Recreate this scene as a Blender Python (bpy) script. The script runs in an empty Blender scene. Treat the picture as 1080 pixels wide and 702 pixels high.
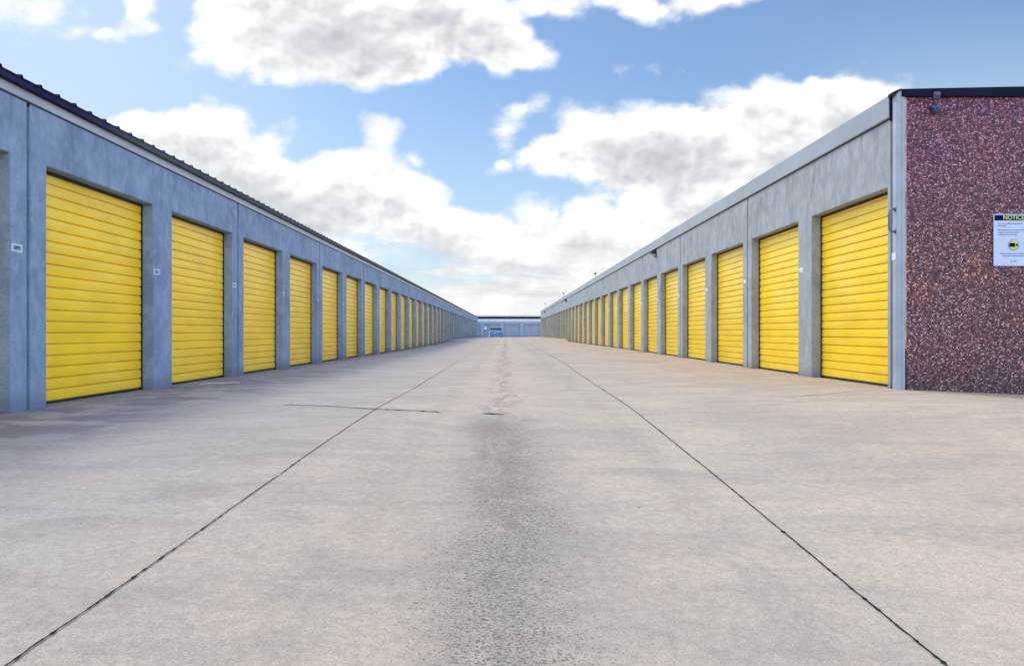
import bpy, bmesh, math, random
import numpy as np
from mathutils import Vector
random.seed(7)
scene = bpy.context.scene
col = bpy.context.collection
F = 842.0 / 1080.0 * 36.0          # lens, mm
XL, XR = -4.67, 4.76               # alley faces of the two rows
PITCH, OPEN = 3.045, 2.44

# ------------------------------------------------------------------ terrain
GX = [-400, -30, -4.67, -1.23, 0, 1.23, 4.76, 6.4, 30, 400]
GY = [-15, 2, 5, 8, 11, 14, 22, 35, 60.5, 62.5, 65, 67, 113, 135, 900]
T = {
 -4.67: [.85,.82,.79,.757,.765,.77,.79,.83,.83,.83,.81,.61,.78,.87,.9],
 -1.23: [.85,.81,.76,.72,.75,.755,.75,.75,.75,.745,.71,.67,.75,.86,.9],
  0:    [.93,.89,.81,.74,.755,.755,.745,.745,.745,.73,.70,.67,.75,.86,.9],
  1.23: [1.0,.955,.825,.75,.75,.72,.71,.71,.73,.72,.67,.65,.72,.86,.9],
  4.76: [1.0,.94,.80,.69,.70,.71,.70,.70,.735,.72,.56,.55,.67,.85,.9],
  6.4:  [1.0,.96,.86,.78,.76,.74,.72,.70,.735,.73,.60,.58,.70,.85,.9],
}
T[-30] = T[-400] = T[-4.67]; T[30] = T[400] = T[6.4]
TAB = np.array([[T[x][j] for x in GX] for j in range(len(GY))])
def hgt(x, y):
    x = min(max(x, GX[0]), GX[-1]); y = min(max(y, GY[0]), GY[-1])
    j = int(np.searchsorted(GY, y, side='right')) - 1; j = min(j, len(GY)-2)
    i = int(np.searchsorted(GX, x, side='right')) - 1; i = min(i, len(GX)-2)
    ty = (y-GY[j])/(GY[j+1]-GY[j]); tx = (x-GX[i])/(GX[i+1]-GX[i])
    a = TAB[j,i]*(1-tx)+TAB[j,i+1]*tx; b = TAB[j+1,i]*(1-tx)+TAB[j+1,i+1]*tx
    return -(a*(1-ty)+b*ty)
def gz(x, y):                       # smoothed ground height
    s = 0; w = 0
    for dx, dy, k in ((0,0,2),(-.5,0,1),(.5,0,1),(0,-.9,1),(0,.9,1),(0,-.4,.6),(0,.4,.6)):
        s += k*hgt(x+dx, y+dy); w += k
    return s/w

# ------------------------------------------------------------------ node helper
class NT:
    def __init__(s, tree): s.t = tree; s.n = tree.nodes; s.l = tree.links
    def add(s, typ, **kw):
        n = s.n.new(typ)
        for k, v in kw.items(): setattr(n, k, v)
        return n
    def put(s, sock, v):
        if v is None: return
        if isinstance(v, bpy.types.NodeSocket): s.l.new(v, sock)
        else: sock.default_value = v
    def m(s, op, a, b=None, c=None, clamp=False):
        n = s.add('ShaderNodeMath', operation=op, use_clamp=clamp)
        s.put(n.inputs[0], a); s.put(n.inputs[1], b); s.put(n.inputs[2], c)
        return n.outputs[0]
    def vm(s, op, a, b=None, scale=None):
        n = s.add('ShaderNodeVectorMath', operation=op)
        s.put(n.inputs[0], a); s.put(n.inputs[1], b)
        if scale is not None: s.put(n.inputs['Scale'], scale)
        return n.outputs[1] if op in ('LENGTH', 'DOT_PRODUCT', 'DISTANCE') else n.outputs[0]
    def sep(s, v):
        n = s.add('ShaderNodeSeparateXYZ'); s.put(n.inputs[0], v); return n.outputs
    def comb(s, x, y, z=0.0):
        n = s.add('ShaderNodeCombineXYZ'); s.put(n.inputs[0], x); s.put(n.inputs[1], y); s.put(n.inputs[2], z)
        return n.outputs[0]
    def noise(s, vec, scale, detail=4, rough=.5, dist=0.0, color=False):
        n = s.add('ShaderNodeTexNoise'); s.put(n.inputs['Vector'], vec)
        n.inputs['Scale'].default_value = scale; n.inputs['Detail'].default_value = detail
        n.inputs['Roughness'].default_value = rough; n.inputs['Distortion'].default_value = dist
        return n.outputs['Color' if color else 'Fac']
    def vor(s, vec, scale, feature='F1', out='Distance', rnd=1.0):
        n = s.add('ShaderNodeTexVoronoi', feature=feature); s.put(n.inputs['Vector'], vec)
        n.inputs['Scale'].default_value = scale; n.inputs['Randomness'].default_value = rnd
        return n.outputs[out]
    def ss(s, v, a, b, lo=0.0, hi=1.0):
        n = s.add('ShaderNodeMapRange', interpolation_type='SMOOTHSTEP')
        s.put(n.inputs[0], v); s.put(n.inputs[1], a); s.put(n.inputs[2], b); s.put(n.inputs[3], lo); s.put(n.inputs[4], hi)
        return n.outputs[0]
    def mix(s, f, a, b, mode='MIX'):
        n = s.add('ShaderNodeMix', data_type='RGBA', blend_type=mode)
        s.put(n.inputs[0], f)
        for i, v in ((6, a), (7, b)):
            if isinstance(v, (tuple, list)) and len(v) == 3: v = (*v, 1)
            s.put(n.inputs[i], v)
        return n.outputs[2]
    def ramp(s, f, stops, interp='LINEAR'):
        n = s.add('ShaderNodeValToRGB'); cr = n.color_ramp; cr.interpolation = interp
        while len(cr.elements) < len(stops): cr.elements.new(.5)
        for e, (p, c) in zip(cr.elements, stops): e.position = p; e.color = (*c, 1)
        s.put(n.inputs[0], f); return n.outputs[0]
    def mp(s, vec, scale, loc=(0,0,0)):
        n = s.add('ShaderNodeMapping'); s.put(n.inputs[0], vec)
        n.inputs['Location'].default_value = loc; n.inputs['Scale'].default_value = scale
        return n.outputs[0]

def new_mat(name):
    m = bpy.data.materials.new(name); m.use_nodes = True
    nt = NT(m.node_tree); b = m.node_tree.nodes['Principled BSDF']
    return m, nt, b
def pos(nt): return nt.add('ShaderNodeNewGeometry').outputs['Position']
def bump(nt, b, h, strength=.3, dist=.01):
    n = nt.add('ShaderNodeBump'); n.inputs['Strength'].default_value = strength; n.inputs['Distance'].default_value = dist
    nt.put(n.inputs['Height'], h); nt.l.new(n.outputs[0], b.inputs['Normal'])

def mat_simple(name, c, rough=.6, metal=0.0, var=.15, scale=6, spec=.5):
    m, nt, b = new_mat(name); p = pos(nt)
    n = nt.noise(p, scale, 5, .6)
    k = nt.ss(n, .3, .7, 1-var, 1+var)
    nt.put(b.inputs['Base Color'], nt.mix(1.0, c, nt.comb(k, k, k), 'MULTIPLY'))
    b.inputs['Roughness'].default_value = rough; b.inputs['Metallic'].default_value = metal
    b.inputs['Specular IOR Level'].default_value = spec
    bump(nt, b, nt.noise(p, scale*8, 3), .08, .005)
    return m

def mat_wall(name, ca, cb, cc, basedark, agg=0.0):
    m, nt, b = new_mat(name); p = pos(nt)
    big = nt.noise(p, 1.1, 6, .62, .4)
    blotch = nt.noise(nt.mp(p, (1, 1.2, .9)), 5.5, 9, .74, .4)
    streak = nt.noise(nt.mp(p, (1, 2.4, .7)), 1.9, 7, .66, .9)
    c = nt.mix(nt.ss(big, .32, .68), ca, cb)
    c = nt.mix(nt.ss(blotch, .42, .64, 0, .6), c, cc)
    z = nt.sep(p)[2]
    hi = nt.ss(z, 1.4, 2.2)
    c = nt.mix(nt.m('MULTIPLY', nt.ss(streak, .46, .72, 0, .55), nt.m('ADD', nt.m('MULTIPLY', hi, .8), .2)), c, tuple(v*.62 for v in cb))
    # lighter bloom streaks
    st2 = nt.noise(nt.mp(p, (1, 4.5, 1.0), (3, 9, 2)), 2.1, 6, .66, .8)
    c = nt.mix(nt.ss(st2, .54, .76, 0, .28), c, tuple(min(1, v*1.35) for v in ca))
    # splash-back dirt at the foot
    low = nt.m('ADD', nt.ss(z, -.35, -.82), nt.m('MULTIPLY', nt.m('SUBTRACT', blotch, .5), 1.2))
    c = nt.mix(nt.ss(low, .35, 1.0, 0, .65), c, basedark)
    grain = nt.noise(p, 130, 3, .7)
    g = nt.ss(grain, .3, .7, .74, 1.22)
    c = nt.mix(1.0, c, nt.comb(g, g, g), 'MULTIPLY')
    nt.put(b.inputs['Base Color'], c); b.inputs['Roughness'].default_value = .85
    b.inputs['Specular IOR Level'].default_value = .3
    pit = nt.ss(nt.vor(p, 22), .10, .2)
    hsum = nt.m('ADD', nt.m('MULTIPLY', grain, .5), nt.m('ADD', nt.m('MULTIPLY', pit, .25), nt.m('MULTIPLY', blotch, .5)))
    bump(nt, b, hsum, .35, .006)
    return m

M = {}
M['wall_blue'] = mat_wall('blue_cast_concrete', (.25,.335,.475), (.165,.23,.345), (.32,.405,.535), (.13,.155,.22))  # bluish cast of the light on the left row put into the colour
M['wall_grey'] = mat_wall('grey_concrete', (.355,.375,.38), (.26,.28,.285), (.42,.44,.44), (.17,.16,.15))
M['wall_far'] = mat_wall('pale_blue_wall', (.32,.38,.48), (.26,.315,.41), (.35,.41,.49), (.16,.22,.34))
M['seal_blue'] = mat_simple('blue_joint_sealant', (.12,.19,.34), .7)
M['seal_grey'] = mat_simple('grey_joint_sealant', (.13,.15,.19), .7)
M['trim'] = mat_simple('pale_metal_trim', (.40,.44,.51), .45, .0, .08, 1.2)
M['fascia'] = mat_simple('grey_metal_fascia', (.32,.35,.37), .42, .15, .09, .8)
M['post'] = mat_simple('corner_post_metal', (.34,.37,.42), .5, 0, .12, 3)
M['roof_dark'] = mat_simple('dark_roof_metal', (.010,.011,.050), .75, 0, .3, 5, .15)
M['navy'] = mat_simple('navy_coping_metal', (.006,.006,.022), .7, 0, .25, 5, .12)
M['dark'] = mat_simple('dark_interior_eave_shade', (.015,.015,.016), .9)  # building insides, and eave boxes that stand in for shadow
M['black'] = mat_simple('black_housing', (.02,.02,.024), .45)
M['steel'] = mat_simple('galvanised_steel', (.42,.45,.50), .35, .8, .15, 20)
M['handle'] = mat_simple('blue_grey_handle_metal', (.10,.13,.20), .45, .3, .15, 20)
M['white'] = mat_simple('white_plastic', (.72,.77,.82), .4, 0, .05, 10)
M['plate'] = mat_simple('white_plate', (.62,.70,.82), .5, 0, .06, 30)
M['plate_field'] = mat_simple('faded_plate_field', (.33,.42,.56), .6)
M['digit'] = mat_simple('faded_blue_grey_print', (.03,.045,.09), .6)
M['sign_navy'] = mat_simple('sign_navy', (.003,.004,.055), .8, 0, .1, 6, .1)
M['sign_yellow'] = mat_simple('sign_yellow', (.52,.60,.15), .5)
M['sign_white'] = mat_simple('sign_white', (.50,.58,.75), .45, 0, .05, 4)
M['sign_text'] = mat_simple('sign_grey_print', (.16,.20,.34), .6)
M['rubber'] = mat_simple('black_rubber', (.018,.018,.018), .8)
M['cart_blue'] = mat_simple('cart_blue_paint', (.04,.22,.55), .3)
M['glass'] = mat_simple('dark_glass', (.05,.07,.08), .1, 0, .05)
M['seat'] = mat_simple('cream_vinyl', (.55,.58,.42), .5)
M['lens'] = mat_simple('lamp_lens', (.35,.37,.38), .15)
M['dome'] = mat_simple('blue_dome_plastic', (.03,.035,.14), .15)
M['dome_bracket'] = mat_simple('lavender_grey_bracket', (.10,.10,.18), .6)
M['rust'] = mat_simple('rusty_edge_strip', (.45,.30,.25), .7, 0, .5, 9)
M['far_white'] = mat_simple('far_white_fascia', (.62,.62,.68), .5)
M['litter'] = mat_simple('pale_litter', (.62,.62,.60), .6)

def mat_roof():
    m, nt, b = new_mat('sky_fringed_roof_sheet'); p = pos(nt)
    y = nt.m('ADD', nt.sep(p)[1], nt.m('MULTIPLY', nt.noise(p, 1.5, 3), .8))
    c = nt.mix(nt.ss(y, 8.9, 10.6), (.010,.010,.060), (.085,.10,.125))  # navy near end: colour fringe from the bright sky painted in
    nt.put(b.inputs['Base Color'], nt.mix(nt.ss(nt.noise(p, 4, 5, .6), .35, .65, 0, .4), c, (.04,.05,.065)))
    b.inputs['Roughness'].default_value = .75; b.inputs['Specular IOR Level'].default_value = .15
    return m
M['roof_left'] = mat_roof()
def mat_yellow(name, c, dirt):
    m, nt, b = new_mat(name)
    p = pos(nt)
    oi = nt.add('ShaderNodeObjectInfo').outputs['Random']
    big = nt.noise(nt.mp(p, (1, .8, 3)), 1.3, 5, .6)
    sm = nt.noise(nt.mp(p, (1, 2, 9)), 5, 6, .65)
    c1 = nt.mix(nt.ss(big, .35, .7), c, tuple(v*.88 for v in c))
    f = nt.ss(oi, 0, 1, .94, 1.04)
    c1 = nt.mix(1.0, c1, nt.comb(f, f, f), 'MULTIPLY')
    z = nt.sep(p)[2]
    low = nt.m('ADD', nt.ss(z, -.1, -.8), nt.m('MULTIPLY', nt.m('SUBTRACT', sm, .5), 1.6))
    c1 = nt.mix(nt.ss(low, .45, 1.1, 0, .32), c1, dirt)
    fade = nt.noise(nt.mp(p, (1, 1.1, 1.6), (4, 4, 4)), 1.1, 4, .55)
    c1 = nt.mix(nt.ss(fade, .50, .72, 0, .30), c1, (1.0, .76, .12))
    nt.put(b.inputs['Base Color'], c1)
    b.inputs['Roughness'].default_value = .30; b.inputs['Coat Weight'].default_value = .10; b.inputs['Coat Roughness'].default_value = .16
    b.inputs['Specular IOR Level'].default_value = .55
    dent = nt.ss(nt.vor(nt.vm('ADD', p, nt.vm('SCALE', nt.noise(p, 3, 2, .5, 0, True), scale=.3)), 1.3), .16, .0)
    bump(nt, b, nt.m('ADD', nt.noise(nt.mp(p, (1, 1, 1.4)), 1.7, 2), nt.m('MULTIPLY', dent, -.6)), .14, .03)
    return m
M['yellow'] = mat_yellow('yellow_door_paint', (1.0, .645, .004), (.62, .44, .08))

def mat_aggregate():
    m, nt, b = new_mat('red_brown_exposed_aggregate'); p = pos(nt)
    w = nt.vm('ADD', p, nt.vm('SCALE', nt.noise(p, 40, 2, .5, 0, True), scale=.012))
    cc = nt.sep(nt.vor(w, 66, out='Color'))
    c2 = nt.sep(nt.vor(w, 100, out='Color'))
    c = nt.ramp(cc[0], [(0,(.012,.008,.016)), (.24,(.07,.028,.04)), (.40,(.20,.075,.06)), (.52,(.10,.05,.065)), (.62,(.30,.14,.10)), (.76,(.50,.29,.23)), (.91,(.90,.72,.66))], 'CONSTANT')
    cb = nt.ramp(c2[1], [(0,(.01,.007,.015)), (.42,(.15,.065,.06)), (.68,(.32,.18,.15)), (.90,(.52,.40,.36))], 'CONSTANT')
    c = nt.mix(.30, c, cb)
    edge = nt.ss(nt.vor(w, 66), .42, .85)
    c = nt.mix(nt.m('MULTIPLY', edge, .8), c, (.05,.03,.04))
    z = nt.sep(p)[2]; big = nt.noise(p, 1.3, 5, .6)
    up = nt.ss(nt.m('ADD', z, nt.m('MULTIPLY', nt.m('SUBTRACT', big, .5), 2.2)), .8, 3.2, 0, .8)
    c = nt.mix(up, c, nt.mix(1.0, c, (.98,.70,1.22), 'MULTIPLY'))
    warm = nt.ss(nt.noise(p, 1.9, 5, .6, .5), .45, .65, 0, .7)
    c = nt.mix(nt.m('MULTIPLY', warm, nt.m('SUBTRACT', 1.0, up)), c, nt.mix(1.0, c, (1.42,1.16,.84), 'MULTIPLY'))
    low = nt.ss(nt.m('ADD', z, nt.m('MULTIPLY', nt.m('SUBTRACT', big, .5), .6)), -.25, -.72, 0, .55)
    c = nt.mix(low, c, nt.mix(1.0, c, (.4,.42,.5), 'MULTIPLY'))
    c = nt.mix(1.0, c, (.98,.80,.95), 'MULTIPLY')
    nt.put(b.inputs['Base Color'], c); b.inputs['Roughness'].default_value = .6
    bump(nt, b, nt.m('SUBTRACT', 1.0, nt.vor(w, 66)), .8, .014)
    return m
M['agg'] = mat_aggregate()

def mat_ground():
    m, nt, b = new_mat('weathered_concrete_pavement'); p = pos(nt)
    x, y, z = nt.sep(p)
    big = nt.noise(nt.mp(p, (.7, .5, 0)), .9, 6, .6, .5)
    streak = nt.noise(nt.mp(p, (.75, 1.9, 0)), 1.3, 8, .66, .5)
    patch = nt.noise(nt.mp(p, (1, 1, 0), (5, 2, 0)), 2.6, 7, .65, .4)
    c = nt.mix(nt.ss(big, .33, .67), (.385,.335,.275), (.315,.283,.246))
    c = nt.mix(nt.ss(streak, .42, .66, 0, .65), c, (.255,.235,.213))
    c = nt.mix(nt.ss(patch, .46, .70, 0, .42), c, (.42,.335,.262))
    # left row's bluish shade painted into the pavement, cooler and darker
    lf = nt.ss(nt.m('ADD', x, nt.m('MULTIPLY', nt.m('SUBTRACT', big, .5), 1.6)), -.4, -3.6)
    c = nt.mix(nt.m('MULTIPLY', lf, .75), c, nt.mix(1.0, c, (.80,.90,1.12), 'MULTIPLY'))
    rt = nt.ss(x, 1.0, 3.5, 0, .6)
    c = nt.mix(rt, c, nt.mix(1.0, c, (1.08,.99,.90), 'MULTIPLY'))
    # rusty wear band along the middle, further off
    wob = nt.m('MULTIPLY', nt.m('SUBTRACT', nt.noise(nt.mp(p, (0, .5, 0)), 1.2, 3), .5), .7)
    xc = nt.m('ADD', x, wob)
    band = nt.m('POWER', 2.718, nt.m('MULTIPLY', -1.0, nt.m('POWER', nt.m('DIVIDE', nt.m('ABSOLUTE', nt.m('ADD', xc, .05)), .42), 2.0)))
    far = nt.ss(y, 6.6, 8.2)
    rb = nt.m('MULTIPLY', nt.m('MULTIPLY', band, far), nt.ss(streak, .30, .62, .35, 1))
    c = nt.mix(nt.m('MULTIPLY', rb, .7), c, (.43,.34,.30))
    xd = nt.m('ADD', x, nt.m('MULTIPLY', wob, .6))
    b2 = nt.m('POWER', 2.718, nt.m('MULTIPLY', -1.0, nt.m('POWER', nt.m('DIVIDE', nt.m('ABSOLUTE', nt.m('ADD', xd, .1)), .09), 2.0)))
    c = nt.mix(nt.m('MULTIPLY', nt.m('MULTIPLY', b2, nt.ss(y, 9, 14)), nt.ss(patch, .35, .6, .1, .45)), c, (.30,.25,.23))
    # coarse dark aggregate showing through in the near middle
    near = nt.ss(y, 7.4, 6.4)
    bn = nt.m('POWER', 2.718, nt.m('MULTIPLY', -1.0, nt.m('POWER', nt.m('DIVIDE', nt.m('ABSOLUTE', nt.m('ADD', xc, -.02)), .30), 2.0)))
    bn = nt.m('MULTIPLY', bn, near)
    coarse = nt.noise(p, 75, 3, .75)
    coarse2 = nt.noise(p, 9, 5, .7)
    c = nt.mix(nt.m('MULTIPLY', bn, nt.ss(coarse2, .35, .6, .25, .75)), c, (.225,.20,.18))
    spk = nt.ss(nt.m('ADD', coarse, nt.m('MULTIPLY', bn, .15)), .655, .72)
    c = nt.mix(nt.m('MULTIPLY', spk, .85), c, (.09,.085,.08))
    spl = nt.ss(nt.m('SUBTRACT', nt.noise(nt.mp(p, (1,1,0), (9,9,0)), 85, 3, .75), nt.m('MULTIPLY', bn, -.10)), .66, .72)
    c = nt.mix(nt.m('MULTIPLY', spl, .35), c, (.52,.50,.47))
    # brown wear streak that runs on into the foreground
    tr = nt.m('POWER', 2.718, nt.m('MULTIPLY', -1.0, nt.m('POWER', nt.m('DIVIDE', nt.m('ABSOLUTE', nt.m('ADD', xc, .06)), .17), 2.0)))
    tn = nt.noise(nt.mp(p, (3.2, .9, 0), (1, 6, 0)), 2.0, 7, .7, .8)
    c = nt.mix(nt.m('MULTIPLY', nt.m('MULTIPLY', tr, nt.ss(tn, .42, .62)), nt.ss(y, 2.2, 4.5, .25, .75)), c, (.19,.15,.125))
    # faint tyre tracks
    tk = nt.m('ABSOLUTE', nt.m('SUBTRACT', nt.m('ABSOLUTE', nt.m('ADD', nt.m('ADD', x, nt.m('MULTIPLY', wob, .25)), -.15)), .78))
    c = nt.mix(nt.m('MULTIPLY', nt.ss(tk, .16, .04, 0, .22), nt.ss(tn, .35, .6)), c, (.22,.20,.18))
    # round oil spots
    ov = nt.vor(nt.vm('ADD', nt.mp(p, (1,1,0)), nt.vm('SCALE', nt.noise(p, 7, 3, .5, 0, True), scale=.10)), 1.7)
    c = nt.mix(nt.ss(ov, .07, .035, 0, .35), c, (.16,.145,.13))
    # dark damp stain just this side of the cross joint
    st = nt.vm('LENGTH', nt.vm('MULTIPLY', nt.vm('SUBTRACT', p, (-.16, 6.5, -.76)), (3.6, 1.0, 0)))
    st = nt.m('ADD', st, nt.m('MULTIPLY', nt.m('SUBTRACT', coarse2, .5), 1.6))
    c = nt.mix(nt.ss(st, 1.0, .1, 0, .6), c, (.19,.18,.17))
    # oily stains along the left doors
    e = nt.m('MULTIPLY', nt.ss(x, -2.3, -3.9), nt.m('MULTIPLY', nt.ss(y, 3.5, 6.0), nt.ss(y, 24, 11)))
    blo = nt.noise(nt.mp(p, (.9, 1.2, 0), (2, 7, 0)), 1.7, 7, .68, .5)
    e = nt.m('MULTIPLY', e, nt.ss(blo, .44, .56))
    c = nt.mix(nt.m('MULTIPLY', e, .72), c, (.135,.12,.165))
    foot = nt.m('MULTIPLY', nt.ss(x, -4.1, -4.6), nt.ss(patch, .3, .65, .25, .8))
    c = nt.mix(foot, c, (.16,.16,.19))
    # general scuffs and hairline marks
    scf = nt.noise(nt.mp(p, (1.2, 9, 0), (4, 1, 0)), 2.5, 6, .7, 1.0)
    c = nt.mix(nt.ss(scf, .62, .74, 0, .42), c, (.25,.24,.235))
    pits = nt.m('MULTIPLY', nt.ss(nt.vor(p, 9), .045, .02), nt.ss(patch, .45, .6))
    c = nt.mix(nt.m('MULTIPLY', pits, .7), c, (.15,.14,.13))
    g = nt.ss(nt.noise(p, 160, 3, .75), .28, .72, .76, 1.22)
    g2 = nt.ss(nt.noise(p, 24, 5, .75), .3, .7, .88, 1.10)
    g = nt.m('MULTIPLY', g, g2)
    c = nt.mix(1.0, c, nt.comb(g, g, g), 'MULTIPLY')
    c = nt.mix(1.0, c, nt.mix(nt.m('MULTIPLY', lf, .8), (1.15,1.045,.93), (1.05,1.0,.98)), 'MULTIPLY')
    nt.put(b.inputs['Base Color'], c)
    b.inputs['Roughness'].default_value = .82; b.inputs['Specular IOR Level'].default_value = .35
    hh = nt.m('ADD', nt.m('MULTIPLY', coarse, .6), nt.m('ADD', nt.m('MULTIPLY', coarse2, .7), nt.m('MULTIPLY', streak, 1.0)))
    bump(nt, b, hh, .35, .008)
    return m
M['ground'] = mat_ground()
M['joint'] = mat_simple('dark_joint_fill', (.022,.021,.02), .95, 0, .6, 30, .1)

# ------------------------------------------------------------------ mesh helpers
class MB:
    def __init__(s): s.bm = bmesh.new()
    def box(s, x0, x1, y0, y1, z0, z1, bev=0.0):
        b2 = bmesh.new()
        bmesh.ops.create_cube(b2, size=1)
        for v in b2.verts:
            v.co = Vector(((x0+x1)/2+v.co.x*abs(x1-x0), (y0+y1)/2+v.co.y*abs(y1-y0), (z0+z1)/2+v.co.z*abs(z1-z0)))
        if bev: bmesh.ops.bevel(b2, geom=b2.edges[:], offset=bev, segments=2, affect='EDGES')
        s._merge(b2); return s
    def _merge(s, b2):
        me = bpy.data.meshes.new('tmp'); b2.to_mesh(me); b2.free(); s.bm.from_mesh(me); bpy.data.meshes.remove(me)
    def prism(s, pts, axis, a, b, bev=0.0):
        """closed polygon pts (2-D) extruded along axis from a to b"""
        b2 = bmesh.new()
        def mk(p, t):
            return (t, p[0], p[1]) if axis == 'x' else (p[0], t, p[1]) if axis == 'y' else (p[0], p[1], t)
        v1 = [b2.verts.new(mk(p, a)) for p in pts]; v2 = [b2.verts.new(mk(p, b)) for p in pts]
        f = b2.faces.new(v1); b2.faces.new(v2[::-1])
        n = len(pts)
        for i in range(n): b2.faces.new((v1[i], v2[i], v2[(i+1) % n], v1[(i+1) % n]))
        bmesh.ops.recalc_face_normals(b2, faces=b2.faces)
        if bev: bmesh.ops.bevel(b2, geom=b2.edges[:], offset=bev, segments=2, affect='EDGES')
        s._merge(b2); return s
    def tube(s, pts, r, seg=10, cap=True):
        pts = [Vector(p) for p in pts]; rings = []
        for i, p in enumerate(pts):
            d = (pts[min(i+1, len(pts)-1)]-pts[max(i-1, 0)]).normalized()
            up = Vector((0,0,1)) if abs(d.z) < .9 else Vector((1,0,0))
            u = d.cross(up).normalized(); w = d.cross(u).normalized()
            rr = r[i] if isinstance(r, (list, tuple)) else r
            rings.append([s.bm.verts.new(p+u*rr*math.cos(2*math.pi*k/seg)+w*rr*math.sin(2*math.pi*k/seg)) for k in range(seg)])
        for a, b in zip(rings, rings[1:]):
            for k in range(seg): s.bm.faces.new((a[k], a[(k+1) % seg], b[(k+1) % seg], b[k]))
        if cap: s.bm.faces.new(rings[0][::-1]); s.bm.faces.new(rings[-1])
        return s
    def build(s, name, mat, parent=None, smooth=False, loc=None):
        bmesh.ops.recalc_face_normals(s.bm, faces=s.bm.faces)
        me = bpy.data.meshes.new(name); s.bm.to_mesh(me); s.bm.free()
        me.materials.append(mat)
        if smooth:
            for f in me.polygons: f.use_smooth = True
        o = bpy.data.objects.new(name, me); col.objects.link(o)
        if parent: o.parent = parent
        if loc is not None: o.location = loc
        return o
def tag(o, label=None, cat=None, group=None, kind=None):
    if label: o['label'] = label
    if cat: o['category'] = cat
    if group: o['group'] = group
    if kind: o['kind'] = kind
    return o
def empty(name, loc):
    o = bpy.data.objects.new(name, None); col.objects.link(o); o.location = loc; o.empty_display_size = .3
    return o
def text_mesh(name, body, size, mat, parent, loc, rot, bold=0.0, align='CENTER', xs=1.0):
    cu = bpy.data.curves.new(name, 'FONT'); cu.body = body; cu.size = size; cu.align_x = align; cu.align_y = 'CENTER'
    cu.extrude = .0006; cu.offset = bold; cu.resolution_u = 4
    t = bpy.data.objects.new(name, cu); col.objects.link(t)
    bpy.context.view_layer.update()
    me = bpy.data.meshes.new_from_object(t.evaluated_get(bpy.context.evaluated_depsgraph_get()))
    bpy.data.objects.remove(t); bpy.data.curves.remove(cu)
    me.materials.clear(); me.materials.append(mat)
    o = bpy.data.objects.new(name, me); col.objects.link(o); o.parent = parent; o.location = loc; o.rotation_euler = rot
    o.scale = (xs, 1, 1)
    return o

# ------------------------------------------------------------------ ground
def axis_nodes(spec):
    out = []
    for a, b, st in spec:
        n = max(1, round((b-a)/st)); out += [a+(b-a)*i/n for i in range(n)]
    out.append(spec[-1][1]); return out
ys = axis_nodes([(-15,-2,1), (-2,24,.25), (24,60,1), (60,72,.5), (72,140,2), (140,900,80)])
xs = axis_nodes([(-400,-30,60), (-30,-8,4), (-8,8,.25), (8,30,4), (30,400,60)])
bm = bmesh.new()
grid = [[bm.verts.new((x, y, gz(x, y))) for x in xs] for y in ys]
for j in range(len(ys)-1):
    for i in range(len(xs)-1):
        bm.faces.new((grid[j][i], grid[j][i+1], grid[j+1][i+1], grid[j+1][i]))
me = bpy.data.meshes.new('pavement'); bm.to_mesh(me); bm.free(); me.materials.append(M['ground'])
for f in me.polygons: f.use_smooth = True
g = bpy.data.objects.new('pavement', me); col.objects.link(g); g['kind'] = 'structure'

def ground_strip(name, pts, w0, breaks=(), rough=.35):
    """irregular dark joint lying on the pavement, following pts (x, y)"""
    bm = bmesh.new(); prev = None; acc = 0
    P = []
    for (a, b) in zip(pts, pts[1:]):
        L = math.dist(a, b); n = max(1, int(L/(.016 if a[1] < 9 and b[1] < 12 else .12 if a[1] < 25 else .6)))
        P += [(a[0]+(b[0]-a[0])*i/n, a[1]+(b[1]-a[1])*i/n) for i in range(n)]
    P.append(pts[-1])
    wx = 0
    for i, p in enumerate(P):
        q = P[min(i+1, len(P)-1)]; o = P[max(i-1, 0)]
        d = Vector((q[0]-o[0], q[1]-o[1])).normalized(); nrm = Vector((-d.y, d.x))
        wx = wx*.86 + random.gauss(0, .0007)
        w = w0*(1+random.uniform(-rough, rough)) * (1 + 3.0*max(0, random.gauss(-.1, .40))**2)
        ct = Vector(p)+nrm*wx
        a = ct+nrm*w/2; b2 = ct-nrm*w/2
        cur = (bm.verts.new((a.x, a.y, gz(a.x, a.y)+.004)), bm.verts.new((b2.x, b2.y, gz(b2.x, b2.y)+.004)))
        t = p[1]
        if prev and not any(s <= t <= e for s, e in breaks): bm.faces.new((prev[0], cur[0], cur[1], prev[1]))
        prev = cur
    me = bpy.data.meshes.new(name); bm.to_mesh(me); bm.free(); me.materials.append(M['joint'])
    o = bpy.data.objects.new(name, me); col.objects.link(o); o['kind'] = 'structure'; return o
jl = [(-1.23+.012*math.sin(y*.8), y) for y in [-3+.5*k for k in range(60)]] + [(-1.23, 27+3*k) for k in range(12)]
jr = [(1.23+.012*math.sin(y*.7+1)+(.10 if y > 20 else .10*max(0, (y-9)/11)), y) for y in [-3+.5*k for k in range(60)]] + [(1.33+.01*k, 27+3*k) for k in range(12)]
ground_strip('pavement_joint', jl, .0052, ((3.05,3.08),(4.31,4.35),(6.05,6.09)))
ground_strip('pavement_joint', jr, .0068, ())
ground_strip('pavement_joint', [(-2.25,8.05),(-1.8,7.88),(-1.25,7.56),(-.62,7.40)], .020, ())
ground_strip('pavement_joint', [(-.22,7.36),(-.12,7.32),(-.02,7.31)], .03)
ground_strip('pavement_joint', [(3.05,8.75),(3.5,9.05),(4.1,9.45),(4.6,9.74)], .012)

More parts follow.
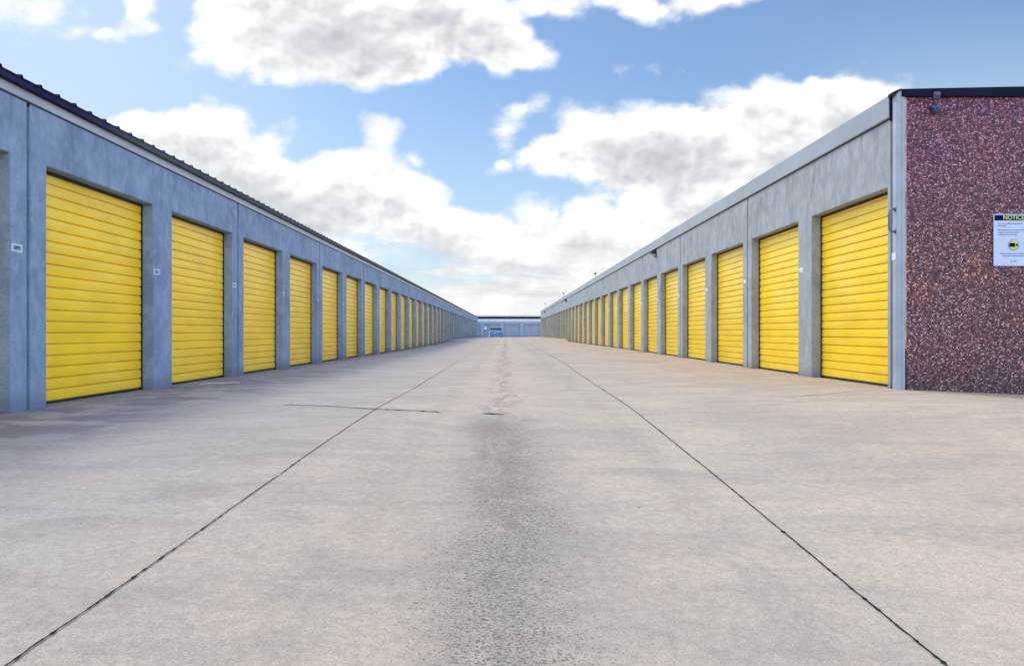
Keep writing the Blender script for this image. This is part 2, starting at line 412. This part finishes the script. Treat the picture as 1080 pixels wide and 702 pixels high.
# ------------------------------------------------------------------ roller doors
RIB = .1205
def curtain_profile(zc, n):
    """returns list of (depth, z); depth 0 is the outermost of the bulges"""
    P = []
    for k in range(n):
        z0 = zc+k*RIB
        P += [(.024, z0), (.023, z0+.006), (.0025, z0+.010), (.0008, z0+.022), (.0, z0+.045), (.001, z0+.080), (.0042, z0+.115)]
    P.append((.024, zc+n*RIB)); return P
def make_door(sg, parent, y, zg, h, width):
    """sg=-1: building lies to -x of its face; local x = sg*depth"""
    n = int((h+.12)/RIB)
    pr = curtain_profile(.022, n)
    bm = bmesh.new()
    a = [bm.verts.new((sg*(.152+d), .012, z)) for d, z in pr]; b = [bm.verts.new((sg*(.152+d), width-.012, z)) for d, z in pr]
    for i in range(len(pr)-1): bm.faces.new((a[i], b[i], b[i+1], a[i+1]))
    me = bpy.data.meshes.new('roller_door'); bm.to_mesh(me); bm.free(); me.materials.append(M['yellow'])
    d = bpy.data.objects.new('roller_door', me); col.objects.link(d); d.parent = parent; d.location = (0, y, zg)
    MB().box(sg*.158, sg*.182, .014, width-.014, .001, .021, .002).build('bottom_bar', M['rubber'], d)
    for ya, yb in ((-.03, .010), (width-.010, width+.03)):
        MB().box(sg*.146, sg*.20, ya, yb, -.1, h+.1).build('guide_rail', M['black'], d)
    return d
def head_shade(sg, parent, put, o0, o1, head):
    put(MB().box(sg*.1425, sg*.151, o0+.012, o1-.012, head-.035, head+.05).build('head_shade_strip', M['black'], parent))  # black strip standing in for the shadow under the lintel
def copy_door(d, y, zg):
    c = d.copy(); col.objects.link(c); c.location = (0, y, zg)
    for ch in list(d.children):
        e = ch.copy(); col.objects.link(e); e.parent = c
    return c

def panel_mesh(sg, ya, yb, opens, head, top, bot=-1.25, gap=.023):
    """precast panel: comb outline in (y, z), 0.14 thick"""
    pts = [(ya+gap, top), (ya+gap, bot)]
    for o0, o1 in opens: pts += [(o0, bot), (o0, head), (o1, head), (o1, bot)]
    pts += [(yb-gap, bot), (yb-gap, top)]
    return MB().prism(pts, 'x', 0, sg*.14, .007)

def storage_row(name, label, X, sg, y0, y1, opens, joints, head, top, wallm, sealm, depth, plates, first_num=None):
    root = empty(name, (X, y0, gz(X, (y0+y1)/2)))
    tag(root, label, 'storage building', 'long storage buildings lining the alley')
    oz = -root.location.z; oy = -y0
    def put(o): o.location = Vector((0, oy, oz)); return o
    # wall panels
    for a, b in zip(joints, joints[1:]):
        ins = [o for o in opens if o[0] >= a and o[1] <= b]
        put(panel_mesh(sg, a, b, ins, head, top).build('wall_panel', wallm, root))
    for jy in joints[1:-1]:
        put(MB().box(sg*.028, sg*.12, jy-.035, jy+.035, -1.2, top-.10).build('joint_sealant', sealm, root))
    # doors
    first = None
    for o0, o1 in opens:
        zg = max(gz(X+sg*.15, o0+.3), gz(X+sg*.15, o1-.3)) + .004
        if first is None:
            first = make_door(sg, root, o0+oy, zg+oz, 2.75, o1-o0); 
        else: copy_door(first, o0+oy, zg+oz)
        head_shade(sg, root, put, o0, o1, head)
    return root, put

def num_plate(root, put_loc, sg, num):
    """plate lying on the wall face, facing the alley"""
    y, z = put_loc
    f = -sg   # outward direction
    pl = MB()
    pl.box(0, f*.003, -.082, .082, -.037, .037).build
    o = pl.build('number_plate', M['plate'], root); o.location = (f*.001, y, z)
    MB().box(f*.003, f*.0042, -.066, .066, -.024, .024).build('number_field', M['plate_field'] if sg < 0 else M['plate'], o)
    if num:
        rot = (math.radians(90), 0, math.radians(90 if f > 0 else -90))
        text_mesh('digits', num, .05, M['digit'], o, (f*.0052, 0, 0), rot, .001, xs=1.15)
    return o

# ---- left row, near building
yL0 = 8.11
openL = [(yL0+PITCH*k, yL0+PITCH*k+OPEN) for k in range(-4, 19)]
jL = [7.8+2*PITCH*k for k in range(-2, 10)] + [7.8+2*PITCH*9+PITCH]
HL, TL = 1.685, 2.238
left1, putL = storage_row('storage_building', 'long blue-grey concrete row of yellow roller doors, near left, with corrugated dark roof edge',
    XL, -1, jL[0], jL[-1], openL, jL, HL, TL, M['wall_blue'], M['seal_blue'], 9, None)
def left_roof(root, put, ya, yb, W=9.2):
    put(MB().box(.02, -.12, ya, yb, TL+.008, TL+.098, .003).build('fascia', M['trim'], root))
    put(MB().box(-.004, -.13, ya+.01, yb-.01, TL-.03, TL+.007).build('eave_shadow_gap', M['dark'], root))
    # eave closure and ribbed roof sheets
    put(MB().box(.075, -.10, ya-.02, yb+.02, TL+.0995, TL+.165, .004).build('eave_flashing', M['roof_left'], root))
    P = []; y = ya-.04; ph = (7.557-ya) % .316; z = TL+.172
    k0 = -1
    yy = ya-.04
    P.append((yy, z)); c = ya+ph-.316
    while c < yb+.02:
        if c-.03 > yy:
            P += [(c-.026, z), (c-.012, z+.024), (c+.012, z+.024), (c+.026, z), (c+.12, z+.002), (c+.19, z+.002)]
        c += .316
    P = [p for p in P if p[0] < yb+.02] + [(yb+.03, z)]
    bm = bmesh.new()
    rows = []
    for (xx, dz) in ((.085, -.012), (.085, 0), (-W/2, .14), (-W-.1, 0)):
        rows.append([bm.verts.new((xx, p[0], p[1]+dz)) for p in P])
    for a, b in zip(rows, rows[1:]):
        for i in range(len(P)-1): bm.faces.new((a[i], a[i+1], b[i+1], b[i]))
    me = bpy.data.meshes.new('roof'); bm.to_mesh(me); bm.free(); me.materials.append(M['roof_left'])
    o = bpy.data.objects.new('roof', me); col.objects.link(o); o.parent = root; put(o)
def shell(root, put, sg, ya, yb, W, top, mat, endmat=None, end0=True):
    """rear and end walls plus the dark inside"""
    put(MB().box(sg*W, sg*(W-.2), ya, yb, -1.2, top).build('rear_wall', mat, root))
    for k, (a, b) in enumerate(((ya+.003, ya+.19), (yb-.19, yb-.003))):
        put(MB().box(sg*.143, sg*(W-.203), a, b, -1.2, top-.004).build('end_wall', (endmat if endmat and k == 0 else mat), root))
    put(MB().box(sg*.60, sg*.62, ya+.2, yb-.2, -1.2, top-.02).build('inner_partition', M['dark'], root))
left_roof(left1, putL, jL[0], jL[-1])
shell(left1, putL, -1, jL[0], jL[-1], 9.2, TL+.16, M['wall_blue'])
num = 809
for k in range(len(jL)*2-3):
    # plate on the near side of each pilaster, i.e. right of the door before it
    o0, o1 = openL[k]
    y = o1+.11
    num_plate(left1, (y-jL[0], .80-left1.location.z), -1, str(num+(k-3)) if 1 <= k <= 9 else None)

# ---- left row, far building
sL = jL[-1]+.03
j2 = [sL+2*PITCH*k for k in range(0, 11)] + [sL+2*PITCH*10+PITCH+.9]
open2 = [(sL+.31+PITCH*k, sL+.31+PITCH*k+OPEN) for k in range(0, 21)]
left2, putL2 = storage_row('storage_building', 'more distant blue-grey storage row continuing the left side up to the far cross building',
    XL-.0, -1, j2[0], j2[-1], open2, j2, HL, TL, M['wall_blue'], M['seal_blue'], 9, None)
left_roof(left2, putL2, j2[0], j2[-1])
shell(left2, putL2, -1, j2[0], j2[-1], 9.2, TL+.16, M['wall_blue'])

# ---- right row, near building
yR0 = 9.97
HR, TR = 1.80, 2.636
openR = [(yR0+PITCH*k, yR0+PITCH*k+OPEN+.03) for k in range(0, 17)]
jR = [9.865] + [9.67+2*PITCH*k for k in range(1, 9)] + [9.67+PITCH*17]
right1, putR = storage_row('storage_building', 'long grey concrete row of yellow roller doors, near right, with smooth grey fascia',
    XR, 1, 9.74, jR[-1], openR, jR, HR, TR, M['wall_grey'], M['seal_grey'], 9, None)
def right_roof(root, put, ya, yb, W=9.2):
    y = ya
    while y < yb-.01:
        e = min(y+6.09, yb)
        put(MB().box(-.035, .10, y+.002, e-.002, TR+.012, TR+.285, .006).build('fascia', M['fascia'], root)); y = e
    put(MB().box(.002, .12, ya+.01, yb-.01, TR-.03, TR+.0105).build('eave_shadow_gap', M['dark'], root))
    put(MB().prism([(.101, TR+.02), (.101, TR+.27), (W/2, TR+.37), (W-.205, TR+.27), (W-.205, TR+.02)], 'y', ya+.195, yb-.195).build('roof', M['roof_dark'], root))
right_roof(right1, putR, 9.86, jR[-1])
W = 9.2
putR(MB().box(W, W-.2, 9.74, jR[-1], -1.2, TR+.2).build('rear_wall', M['wall_grey'], right1))
putR(MB().box(.143, W-.203, jR[-1]-.19, jR[-1]-.003, -1.2, TR+.2).build('end_wall', M['wall_grey'], right1))
putR(MB().box(.60, .62, 10.0, jR[-1]-.2, -1.2, TR).build('inner_partition', M['dark'], right1))
# aggregate end wall facing the camera (top edge climbs gently with the roof)
ew = putR(MB().prism([(.125, -1.2), (W+.0, -1.2), (W+.0, 2.86), (W/2, 2.965), (.125, 2.875)], 'y', 9.745, 9.93).build('end_wall', M['agg'], right1))
ew['label'] = 'red-brown exposed-aggregate end wall'
putR(MB().prism([(.06, 2.862), (W+.05, 2.862), (W+.05, 2.935), (W/2, 3.045), (.06, 2.952)], 'y', 9.70, 9.742, .003).build('coping', M['navy'], right1))
putR(MB().prism([(-.045, 2.885), (-.045, 2.925), (.058, 2.965), (.058, 2.945)], 'y', 9.715, 9.86).build('coping_corner_cap', M['navy'], right1))
# corner post: metal angle, pale return, seam
putR(MB().box(-.004, .058, 9.728, 9.835, -1.2, 2.94, .004).build('corner_post', M['post'], right1))
putR(MB().box(.0605, .104, 9.733, 9.80, -1.2, 2.858, .003).build('corner_trim', M['seal_grey'] if False else M['post'], right1))
putR(MB().box(.106, .121, 9.738, 9.78, -.2, 2.855).build('edge_strip', M['rust'], right1))
putR(MB().box(.012, .12, 9.837, 9.866, -1.2, TR).build('joint_sealant', M['seal_grey'], right1))
putR(MB().box(-.03, .0, 9.836, 9.859, TR-.03, TR+.29, .003).build('fascia_end_cap', M['navy'], right1))
# D-shaped pull handle on the corner post
hp = [(.0,9.79,1.50),(-.03,9.79,1.505),(-.055,9.79,1.485),(-.062,9.79,1.45),(-.062,9.79,1.28),(-.055,9.79,1.245),(-.03,9.79,1.225),(.0,9.79,1.23)]
hp = [(p[0]-.004, p[1], p[2]) for p in hp]
hp = [(p[0]*1.25, 9.755, p[2]) for p in hp]
hd = MB().tube(hp, .0125, 10)
for z in (1.50, 1.23): hd.box(-.012, -.004, 9.735, 9.785, z-.025, z+.025, .002)
putR(hd.build('pull_handle', M['handle'], right1, True))
for k in range(0, 17):
    # plate on the far side of each pilaster; the nearest sits on the corner post
    o0, o1 = openR[k]
    y = o0-.13 if k else 9.79
    z = .925 if k == 0 else 1.0
    o = num_plate(right1, (y-9.74, z-right1.location.z), 1, None)
    o.location.x = -.006 if k == 0 else -.001
    if k == 0: o.scale = (1, .6, 1.2)

# ---- right row, far building
s2 = jR[-1]+.03
j3 = [s2+2*PITCH*k for k in range(0, 9)]
open3 = [(s2+.31+PITCH*k, s2+.31+PITCH*k+OPEN) for k in range(0, 16)]
right2, putR2 = storage_row('storage_building', 'more distant tan-grey storage row on the right, ending short of the cross building',
    XR, 1, j3[0], j3[-1], open3, j3, HR, TR, M['wall_grey'], M['seal_grey'], 9, None)
right_roof(right2, putR2, j3[0], j3[-1])
shell(right2, putR2, 1, j3[0], j3[-1], 9.2, TR+.2, M['wall_grey'])

# ------------------------------------------------------------------ far cross building
fy = 136.0; fz = gz(0, fy)
fb = empty('storage_building', (5, fy, fz))
tag(fb, 'low pale blue building closing the far end of the alley under a white fascia', 'storage building', 'long storage buildings lining the alley')
def putF(o): o.location = Vector((-5, -fy, -fz)); return o
pts = [(-22, 1.74), (-22, -1.2)]
fo = []
x = -20.5
while x < 28: fo.append((x, x+2.7)); x += 3.35
for a, b in fo: pts += [(a, -1.2), (a, 1.35), (b, 1.35), (b, -1.2)]
pts += [(30, -1.2), (30, 1.74)]
putF(MB().prism(pts, 'y', fy, fy+.15).build('wall', M['wall_far'], fb))
for a, b in fo:
    mb = MB(); k = a+.03
    P = [(k, fy+.16)]
    while k < b-.2:
        P += [(k+.10, fy+.16), (k+.13, fy+.19), (k+.20, fy+.19), (k+.23, fy+.16)]; k += .23
    P += [(b-.02, fy+.16), (b-.02, fy+.24), (a+.02, fy+.24), (a+.02, fy+.16)]
    putF(mb.prism(P[1:], 'z', -1.1, 1.42).build('ribbed_door', M['wall_far'], fb))
putF(MB().box(-22.1, 30.1, fy-.06, fy+.20, 1.745, 2.23, .01).build('fascia', M['far_white'], fb))
putF(MB().box(-22, 30, fy+.05, fy+.3, 2.233, 2.585).build('eave_shade_band', M['dark'], fb))  # dark band in place of the shade beneath the roof overhang
putF(MB().prism([(fy-.20, 2.59), (fy-.20, 2.68), (fy+5, 2.98), (fy+10.3, 2.68), (fy+10.3, 2.59)], 'x', -22.4, 30.4).build('roof', M['fascia'], fb))
putF(MB().box(-22, 30, fy+9.8, fy+10, -1.2, 2.5).build('rear_wall', M['wall_far'], fb))
for xx in (-22, 29.8): putF(MB().box(xx, xx+.2, fy+.31, fy+9.79, -1.2, 2.5).build('end_wall', M['wall_far'], fb))
ws = empty('wall_sign', (-3.55, fy-.03, .72)); tag(ws, 'tiny white square sign on the far pale blue wall, left of the cart', 'sign')
MB().box(-.19, .19, -.02, .0, -.28, .28, .006).build('sign_panel', M['white'], ws)
MB().box(-.15, .15, -.024, -.0205, .14, .22).build('header_band', M['sign_navy'], ws)

# ------------------------------------------------------------------ parked utility cart (side on, facing left)
cy = 131.0; cx = (523.5-534)/842*cy
ct = empty('golf_cart', (cx, cy, gz(cx, cy)))
tag(ct, 'small blue cart with dark canopy and white front parked before the far pale building', 'cart')
MB().prism([(-1.10,.22),(-1.12,.56),(-.95,.78),(-.62,.80),(-.50,.46),(-.05,.46),(0,.74),(.55,.76),(1.12,.80),(1.18,.48),(1.10,.24)], 'y', -.58, .58, .03).build('body', M['cart_blue'], ct)
MB().prism([(-1.20,.10),(-1.22,.62),(-1.02,.80),(-.90,.78),(-1.04,.58),(-1.04,.10)], 'y', -.56, .56, .02).build('front_cowl', M['white'], ct)
MB().prism([(-1.02,1.22),(-1.02,1.40),(-.90,1.45),(.80,1.45),(.92,1.36),(.90,1.20),(.70,1.17)], 'y', -.62, .62, .015).build('canopy', M['black'], ct)
for yy in (-.55, .55):
    MB().tube([(-.95,yy,.76),(-1.02,yy,1.30)], .02).build('canopy_post', M['white'], ct)
    MB().tube([(.62,yy,.60),(.70,yy,1.31)], .025).build('canopy_post', M['black'], ct)
se = MB(); se.box(0.02, .52, -.50, .50, .762, .86, .03); se.prism([(.42,.862),(.54,.862),(.66,1.16),(.56,1.16)], 'y', -.50, .50, .02)
se.build('seat', M['seat'], ct)
MB().prism([(-.99,.80),(-.97,.80),(-1.05,1.27),(-1.07,1.27)], 'y', -.5, .5).build('windscreen', M['lens'], ct)
MB().tube([(-.8,-.1,.68),(-.55,-.1,.88)], .02).build('steering_column', M['black'], ct)
for wx in (-.78, .80):
    for yy in (-.55, .45):
        w = MB().tube([(wx,yy,.235),(wx,yy+.03,.235),(wx,yy+.13,.235),(wx,yy+.16,.235)], [.19,.235,.235,.19], 20).build('wheel', M['rubber'], ct)
        MB().tube([(wx,yy-.004,.235),(wx,yy+.164,.235)], .10, 14).build('rim', M['steel'], w)

# ------------------------------------------------------------------ lights and cameras
def wall_light(y, label, z=2.50):
    r = empty('wall_light', (XR-.002, y, z)); tag(r, label, 'light', 'black lights under the right-hand fascia')
    MB().box(0, -.025, -.07, .07, -.13, .13, .004).build('back_plate', M['black'], r)
    MB().prism([(-.027,.12),(-.15,.09),(-.17,.04),(-.16,-.02),(-.027,-.02)], 'y', -.075, .075, .006).build('hood', M['black'], r)
    MB().prism([(-.03,-.022),(-.14,-.022),(-.10,-.10),(-.03,-.13)], 'y', -.06, .06, .005).build('lens', M['lens'], r)
    return r
wall_light(25.35, 'small black wall light under the right fascia above the sixth yellow door')
wall_light(62.9, 'tiny black wall light under the right fascia where the more distant row begins', 2.47)
wall_light(97.5, 'tiniest black wall light under the right fascia near the far end of the alley', 2.45)
def roof_light(y, label, h=.26):
    zt = TR+.286
    r = empty('roof_floodlight', (XR+.02, y, zt)); tag(r, label, 'light', 'small floodlights on the right-hand roof edge')
    MB().box(-.04, .04, -.04, .04, 0, .012, .002).tube([(0,0,.012),(0,0,h)], .014).build('post', M['seal_grey'], r)
    MB().prism([(-.10,h-.03),(-.02,h+.035),(.04,h+.035),(.04,h-.03),(-.06,h-.07)], 'y', -.06, .06, .006).build('lamp_head', M['black'], r)
    return r
roof_light(42.7, 'small dark floodlight on the right roof edge, nearest of the three', .22)
roof_light(66.5, 'small dark floodlight on the right roof edge, middle of the three', .30)
roof_light(97.7, 'small dark floodlight on the right roof edge, farthest of the three', .55)

cam_r = empty('security_camera', (5.22, 9.70, 2.86)); tag(cam_r, 'small dome camera on a bracket under the dark coping of the speckled end wall', 'security camera')
MB().box(-.035, .035, -.03, -.002, -.03, .05, .004).box(-.02, .02, -.07, -.031, -.01, .03, .003).build('bracket', M['dome_bracket'], cam_r)
mb = MB(); mb.tube([(0,-.02,-.15),(0,-.02,-.165)], [.055,.058], 20); mb.box(-.06, .06, -.02, .043, -.15, -.12, .004)
mb.build('mount_arm', M['dome'], cam_r)
mb = MB(); mb.tube([(0,-.02,-.166+(-.05*math.sin(t*math.pi/2/6))) for t in range(7)], [.052*math.cos(t*math.pi/2/6)+.001 for t in range(7)], 20)
mb.build('dome', M['glass'], cam_r, True)

# ------------------------------------------------------------------ notice sign
sx0, sx1, szt, szb, sy = 5.94, 6.425, 1.436, .805, 9.737
sg_ = empty('notice_sign', ((sx0+sx1)/2, sy, (szt+szb)/2)); tag(sg_, 'white notice sign with navy header and yellow camera symbol on the speckled end wall', 'sign')
hw = (sx1-sx0)/2; hh = (szt-szb)/2
MB().box(-hw, hw, -.006, .0, -hh, hh, .0015).build('sign_panel', M['sign_white'], sg_)
MB().box(-hw+.010, hw-.010, -.008, -.0062, hh-.078, hh-.012).build('header_band', M['sign_navy'], sg_)
R90 = (math.radians(90), 0, 0)
text_mesh('header_text', 'NOTICE', .072, M['sign_yellow'], sg_, (0.0, -.0092, hh-.045), R90, .0018, xs=.98)
rows = [(hh-.115, 'For your safety this area is', .028), (hh-.142, 'under video', .022), (hh-.195, 'All activities are monitored by', .026),
        (hh-.222, 'a camera recording system', .024), (hh-.249, 'at all times and on all days', .022)]
for z, t, s in rows: text_mesh('small_print', t, s, M['sign_text'], sg_, (-hw+.05, -.0072, z), R90, .0003, 'LEFT')
cz = -.0-.06
mb = MB(); mb.tube([(0,-.0064,cz),(0,-.0080,cz)], .068, 40); mb.build('symbol_disc', M['sign_yellow'], sg_)
mb = MB()
b2 = bmesh.new()
ring = []
for r in (.062, .068):
    ring.append([mb.bm.verts.new((r*math.cos(2*math.pi*k/40), -.0088, cz+r*math.sin(2*math.pi*k/40))) for k in range(40)])
for k in range(40): mb.bm.faces.new((ring[0][k], ring[0][(k+1)%40], ring[1][(k+1)%40], ring[1][k]))
mb.build('symbol_ring', M['sign_text'], sg_)
mb = MB(); mb.box(-.052, .018, -.0092, -.0082, cz-.024, cz+.024, .0003)
mb.prism([(.024,cz-.006),(.050,cz-.024),(.050,cz+.024),(.024,cz+.006)], 'y', -.0092, -.0082)
mb.build('camera_symbol', M['sign_navy'], sg_)
text_mesh('small_print', 'Thank you for your cooperation', .026, M['sign_text'], sg_, (0, -.0072, cz-.105), R90, .0003)
text_mesh('small_print', 'Please report anything unusual', .022, M['sign_text'], sg_, (0, -.0072, cz-.132), R90, .0002)
text_mesh('small_print', 'Site office', .020, M['sign_text'], sg_, (0, -.0072, cz-.200), R90, .0002)
for px in (-hw+.02, hw-.02):
    for pz in (-hh+.02, hh-.006-.1):
        MB().tube([(px,-.0062,pz),(px,-.0085,pz)], .005, 10).build('screw', M['steel'], sg_)

# ------------------------------------------------------------------ litter
def litter(x, y, pts, r, label, cat, name, mat):
    z = gz(x, y)
    o = MB().tube([(p[0], p[1], p[2]+r) for p in pts], r, 8).build(name, mat, None, True, (x, y, z+.001)); tag(o, label, cat); return o
litter(-4.25, 11.75, [(-.22,-.10,0),(-.12,.06,.004),(.05,.02,0),(.18,.20,.003),(.26,.22,0)], .0055, 'pale curled strip of litter on the ground before the second left door', 'litter', 'litter_strip', M['litter'])
litter(.64, 3.9, [(0,0,0),(.008,.004,0),(.013,.0,0)], .004, 'white crumb of litter on the concrete left of the right-hand joint', 'litter', 'litter_crumb', M['litter'])


# ------------------------------------------------------------------ world
world = bpy.data.worlds.new("World"); scene.world = world; world.use_nodes = True
wt = NT(world.node_tree); wt.n.clear()
SUN_EL, SUN_AZ = math.radians(56), math.radians(-52)      # az measured from +Y towards +X
sky = wt.add('ShaderNodeTexSky'); sky.sky_type = 'NISHITA'; sky.sun_disc = False
sky.sun_elevation = SUN_EL; sky.sun_rotation = SUN_AZ; sky.altitude = 100; sky.air_density = 1.0; sky.dust_density = 1.2; sky.ozone_density = 1.6
# density group in tangent coordinates of the view down the alley (world directions)
gt = bpy.data.node_groups.new('cloud_density', 'ShaderNodeTree')
gt.interface.new_socket('UV', in_out='INPUT', socket_type='NodeSocketVector')
gt.interface.new_socket('D', in_out='OUTPUT', socket_type='NodeSocketFloat')
G = NT(gt); gi = G.add('NodeGroupInput'); go = G.add('NodeGroupOutput')
uv = gi.outputs[0]
warp = G.vm('SCALE', G.vm('SUBTRACT', G.noise(uv, 3.6, 3, .55, 0, True), (.5,.5,.5)), scale=.10)
uvw = G.vm('ADD', uv, warp)
# (px, py, rx, ry, weight) measured as directions
B = [(292,36,100,56,1),(385,44,118,50,1.1),(468,28,90,54,1),(532,48,52,36,.9),(340,-22,130,46,1),(425,74,56,24,.7),
     (170,150,76,38,1),(218,152,62,40,1),(295,212,92,50,1),(362,216,84,48,1.05),(418,228,66,44,1),(470,262,85,46,1),(540,292,100,46,1),(250,200,90,60,1),
     (596,166,44,22,.8),(640,155,62,36,1),(700,172,85,52,1.1),(760,160,75,48,1),(820,150,75,55,1),(880,122,52,42,1),(925,125,55,40,1),(640,260,110,56,1),(720,240,120,60,1),(840,200,90,60,1),
     (600,0,56,15,.42),(660,4,60,18,.42),(745,0,60,14,.40),(530,142,22,20,.30),(528,172,14,8,.26),(552,122,22,10,.28),
     (112,38,46,11,.36),(146,14,16,28,.34),(50,18,36,20,.16),(403,152,16,20,.30),(432,172,12,12,.22),(655,80,10,5,.08)]
cur = None
for px, py, rx, ry, w in B:
    u0, v0 = (px-534)/842, (350-py)/842
    d = G.vm('LENGTH', G.vm('MULTIPLY', G.vm('SUBTRACT', uvw, (u0, v0, 0)), (842/rx/1.18, 842/ry/1.18, 0)))
    val = G.m('MULTIPLY', G.m('SUBTRACT', 1.0, d), w)
    cur = val if cur is None else G.m('SMOOTH_MAX', cur, val, .07)
us = G.sep(uvw)
# bank towards the horizon
hz = G.ss(us[1], .155, .055, -.5, .75)
cur = G.m('SMOOTH_MAX', cur, hz, .15)
# loose generic cloud outside the part of sky in the photograph
out = G.m('MAXIMUM', G.ss(G.m('ABSOLUTE', us[0]), .72, 1.0), G.ss(us[1], .46, .62))
gen = G.m('MULTIPLY', G.m('SUBTRACT', G.noise(uv, 1.6, 5, .6), .52), 4.0)
cur = G.m('MAXIMUM', cur, G.m('SUBTRACT', G.m('MULTIPLY', gen, out), G.m('MULTIPLY', G.m('SUBTRACT', 1.0, out), 1.0)))
G.l.new(cur, go.inputs[0])

tc = wt.add('ShaderNodeTexCoord').outputs['Generated']
dx, dy, dz = wt.sep(tc)
yy = wt.m('MAXIMUM', wt.m('ABSOLUTE', dy), .06)
u = wt.m('DIVIDE', dx, yy); v = wt.m('DIVIDE', dz, yy)
back = wt.m('LESS_THAN', dy, 0.0)
u = wt.m('ADD', u, wt.m('MULTIPLY', back, 37.0))       # another part of the noise behind
def low(du, dv):
    n = wt.add('ShaderNodeGroup'); n.node_tree = gt
    wt.put(n.inputs[0], wt.comb(wt.m('ADD', u, du), wt.m('ADD', v, dv), 0)); return n.outputs[0]
def fine(du, dv, det):
    q = wt.comb(wt.m('ADD', u, du), wt.m('MULTIPLY', wt.m('ADD', v, dv), 1.35), 0)
    return wt.noise(q, 7.0, det, .62, .08)
uv_ = wt.comb(u, wt.m('MULTIPLY', v, 1.25), 0)
puff = wt.vor(wt.vm('ADD', uv_, wt.vm('SCALE', wt.noise(uv_, 14, 3, .55, 0, True), scale=.045)), 21)
f0 = fine(0, 0, 9); f1 = fine(-.006, .011, 4)
L0 = low(0, 0); L1 = low(-.01, .035)
body = wt.m('ADD', wt.m('MULTIPLY', wt.m('MINIMUM', L0, .8), 1.25), wt.m('MULTIPLY', wt.m('SUBTRACT', f0, .5), 1.75))
body = wt.m('ADD', body, wt.m('MULTIPLY', wt.m('SUBTRACT', .42, puff), .46))
mask = wt.m('MULTIPLY', wt.ss(body, -.08, .30), wt.ss(L0, .02, .28, .55, 1.0))
thin = wt.ss(body, .0, .55)
deep = wt.ss(wt.m('ADD', wt.m('ADD', wt.m('MULTIPLY', L0, .62), wt.m('MULTIPLY', L1, .38)), wt.m('MULTIPLY', wt.m('SUBTRACT', f1, .5), 1.3)), .24, .84)
relief = wt.m('SUBTRACT', f0, f1)
lum = wt.m('ADD', wt.m('SUBTRACT', 1.05, wt.m('MULTIPLY', deep, .19)), wt.m('MULTIPLY', relief, .75))
lum = wt.m('ADD', lum, wt.m('MULTIPLY', wt.m('SUBTRACT', .40, puff), .10))
horiz = wt.ss(v, .17, .0)
# flat grey undersides stacked in perspective near the horizon
bars = wt.noise(wt.comb(wt.m('MULTIPLY', u, 2.2), wt.m('MULTIPLY', v, 11.0), 3.0), 2.4, 6, .6, .4)
barl = wt.ss(bars, .42, .64, 1.03, .80)
hzw = wt.m('MULTIPLY', horiz, .75)
lum = wt.m('ADD', wt.m('MULTIPLY', lum, wt.m('SUBTRACT', 1.0, hzw)), wt.m('MULTIPLY', hzw, wt.m('ADD', wt.m('MULTIPLY', barl, wt.ss(v, .0, .07)), wt.m('MULTIPLY', wt.ss(v, .07, .0), .97))))
lum = wt.m('MAXIMUM', wt.m('MINIMUM', lum, 1.12), .5)
cloud = wt.mix(wt.ss(lum, .72, 1.0), (.92,.955,1.03), (1.0,1.0,1.0))
K = 10.5
cloud = wt.vm('SCALE', cloud, scale=wt.m('MULTIPLY', wt.m('POWER', lum, 1.9), K))
# haze that pales the blue to the left and low down
hazef = wt.m('ADD', wt.ss(u, -.05, -.60, 0, .78), wt.ss(v, .34, .02, 0, .50))
hazef = wt.m('ADD', hazef, wt.m('MULTIPLY', wt.ss(u, .22, .62, 0, .45), wt.ss(v, .46, .22)))
skyb = wt.mix(1.0, sky.outputs[0], (1.18,1.36,1.50), 'MULTIPLY')
skyc = wt.mix(wt.m('MINIMUM', hazef, .88), skyb, (6.6,8.1,9.8))
gap = wt.noise(wt.comb(wt.m('MULTIPLY', u, 1.6), wt.m('MULTIPLY', v, 9.0), 7.0), 2.6, 6, .62, .3)
gapf = wt.m('MULTIPLY', wt.m('MULTIPLY', wt.ss(gap, .56, .66), wt.ss(v, .17, .11)), wt.ss(v, .012, .05, 0, .75))
mask = wt.m('MULTIPLY', mask, wt.m('SUBTRACT', 1.0, gapf))
final = wt.mix(mask, skyc, cloud)
# unseen sky overhead and behind, brightened to fill the left doors and walls
ob = wt.m('MAXIMUM', wt.m('MULTIPLY', wt.m('MULTIPLY', back, 1.35), wt.ss(dz, .02, .2)), wt.ss(v, .52, 1.0))
final = wt.vm('SCALE', final, scale=wt.m('ADD', 1.0, wt.m('MULTIPLY', ob, 1.55)))
bg = wt.add('ShaderNodeBackground'); wt.put(bg.inputs[0], final); bg.inputs[1].default_value = .1
wo = wt.add('ShaderNodeOutputWorld'); wt.l.new(bg.outputs[0], wo.inputs[0])
world.cycles.sampling_method = 'MANUAL'; world.cycles.sample_map_resolution = 512

sl = bpy.data.lights.new('sun', 'SUN'); sl.energy = 1.55; sl.angle = math.radians(14); sl.color = (1.0, .955, .89)
so = bpy.data.objects.new('sun', sl); col.objects.link(so)
sd = Vector((math.cos(SUN_EL)*math.sin(SUN_AZ), math.cos(SUN_EL)*math.cos(SUN_AZ), math.sin(SUN_EL)))
so.rotation_euler = sd.to_track_quat('Z', 'Y').to_euler()

# ------------------------------------------------------------------ camera
cd = bpy.data.cameras.new('camera'); cam = bpy.data.objects.new('camera', cd); col.objects.link(cam)
cam.location = (0, 0, 0); cam.rotation_euler = (math.radians(90), 0, 0)
cd.sensor_width = 36; cd.lens = F; cd.shift_x = 6/1080; cd.shift_y = -1/1080; cd.clip_end = 5000; cd.clip_start = .05
scene.camera = cam
scene.view_settings.view_transform = 'Standard'; scene.view_settings.look = 'None'
scene.view_settings.exposure = 0; scene.view_settings.gamma = 1
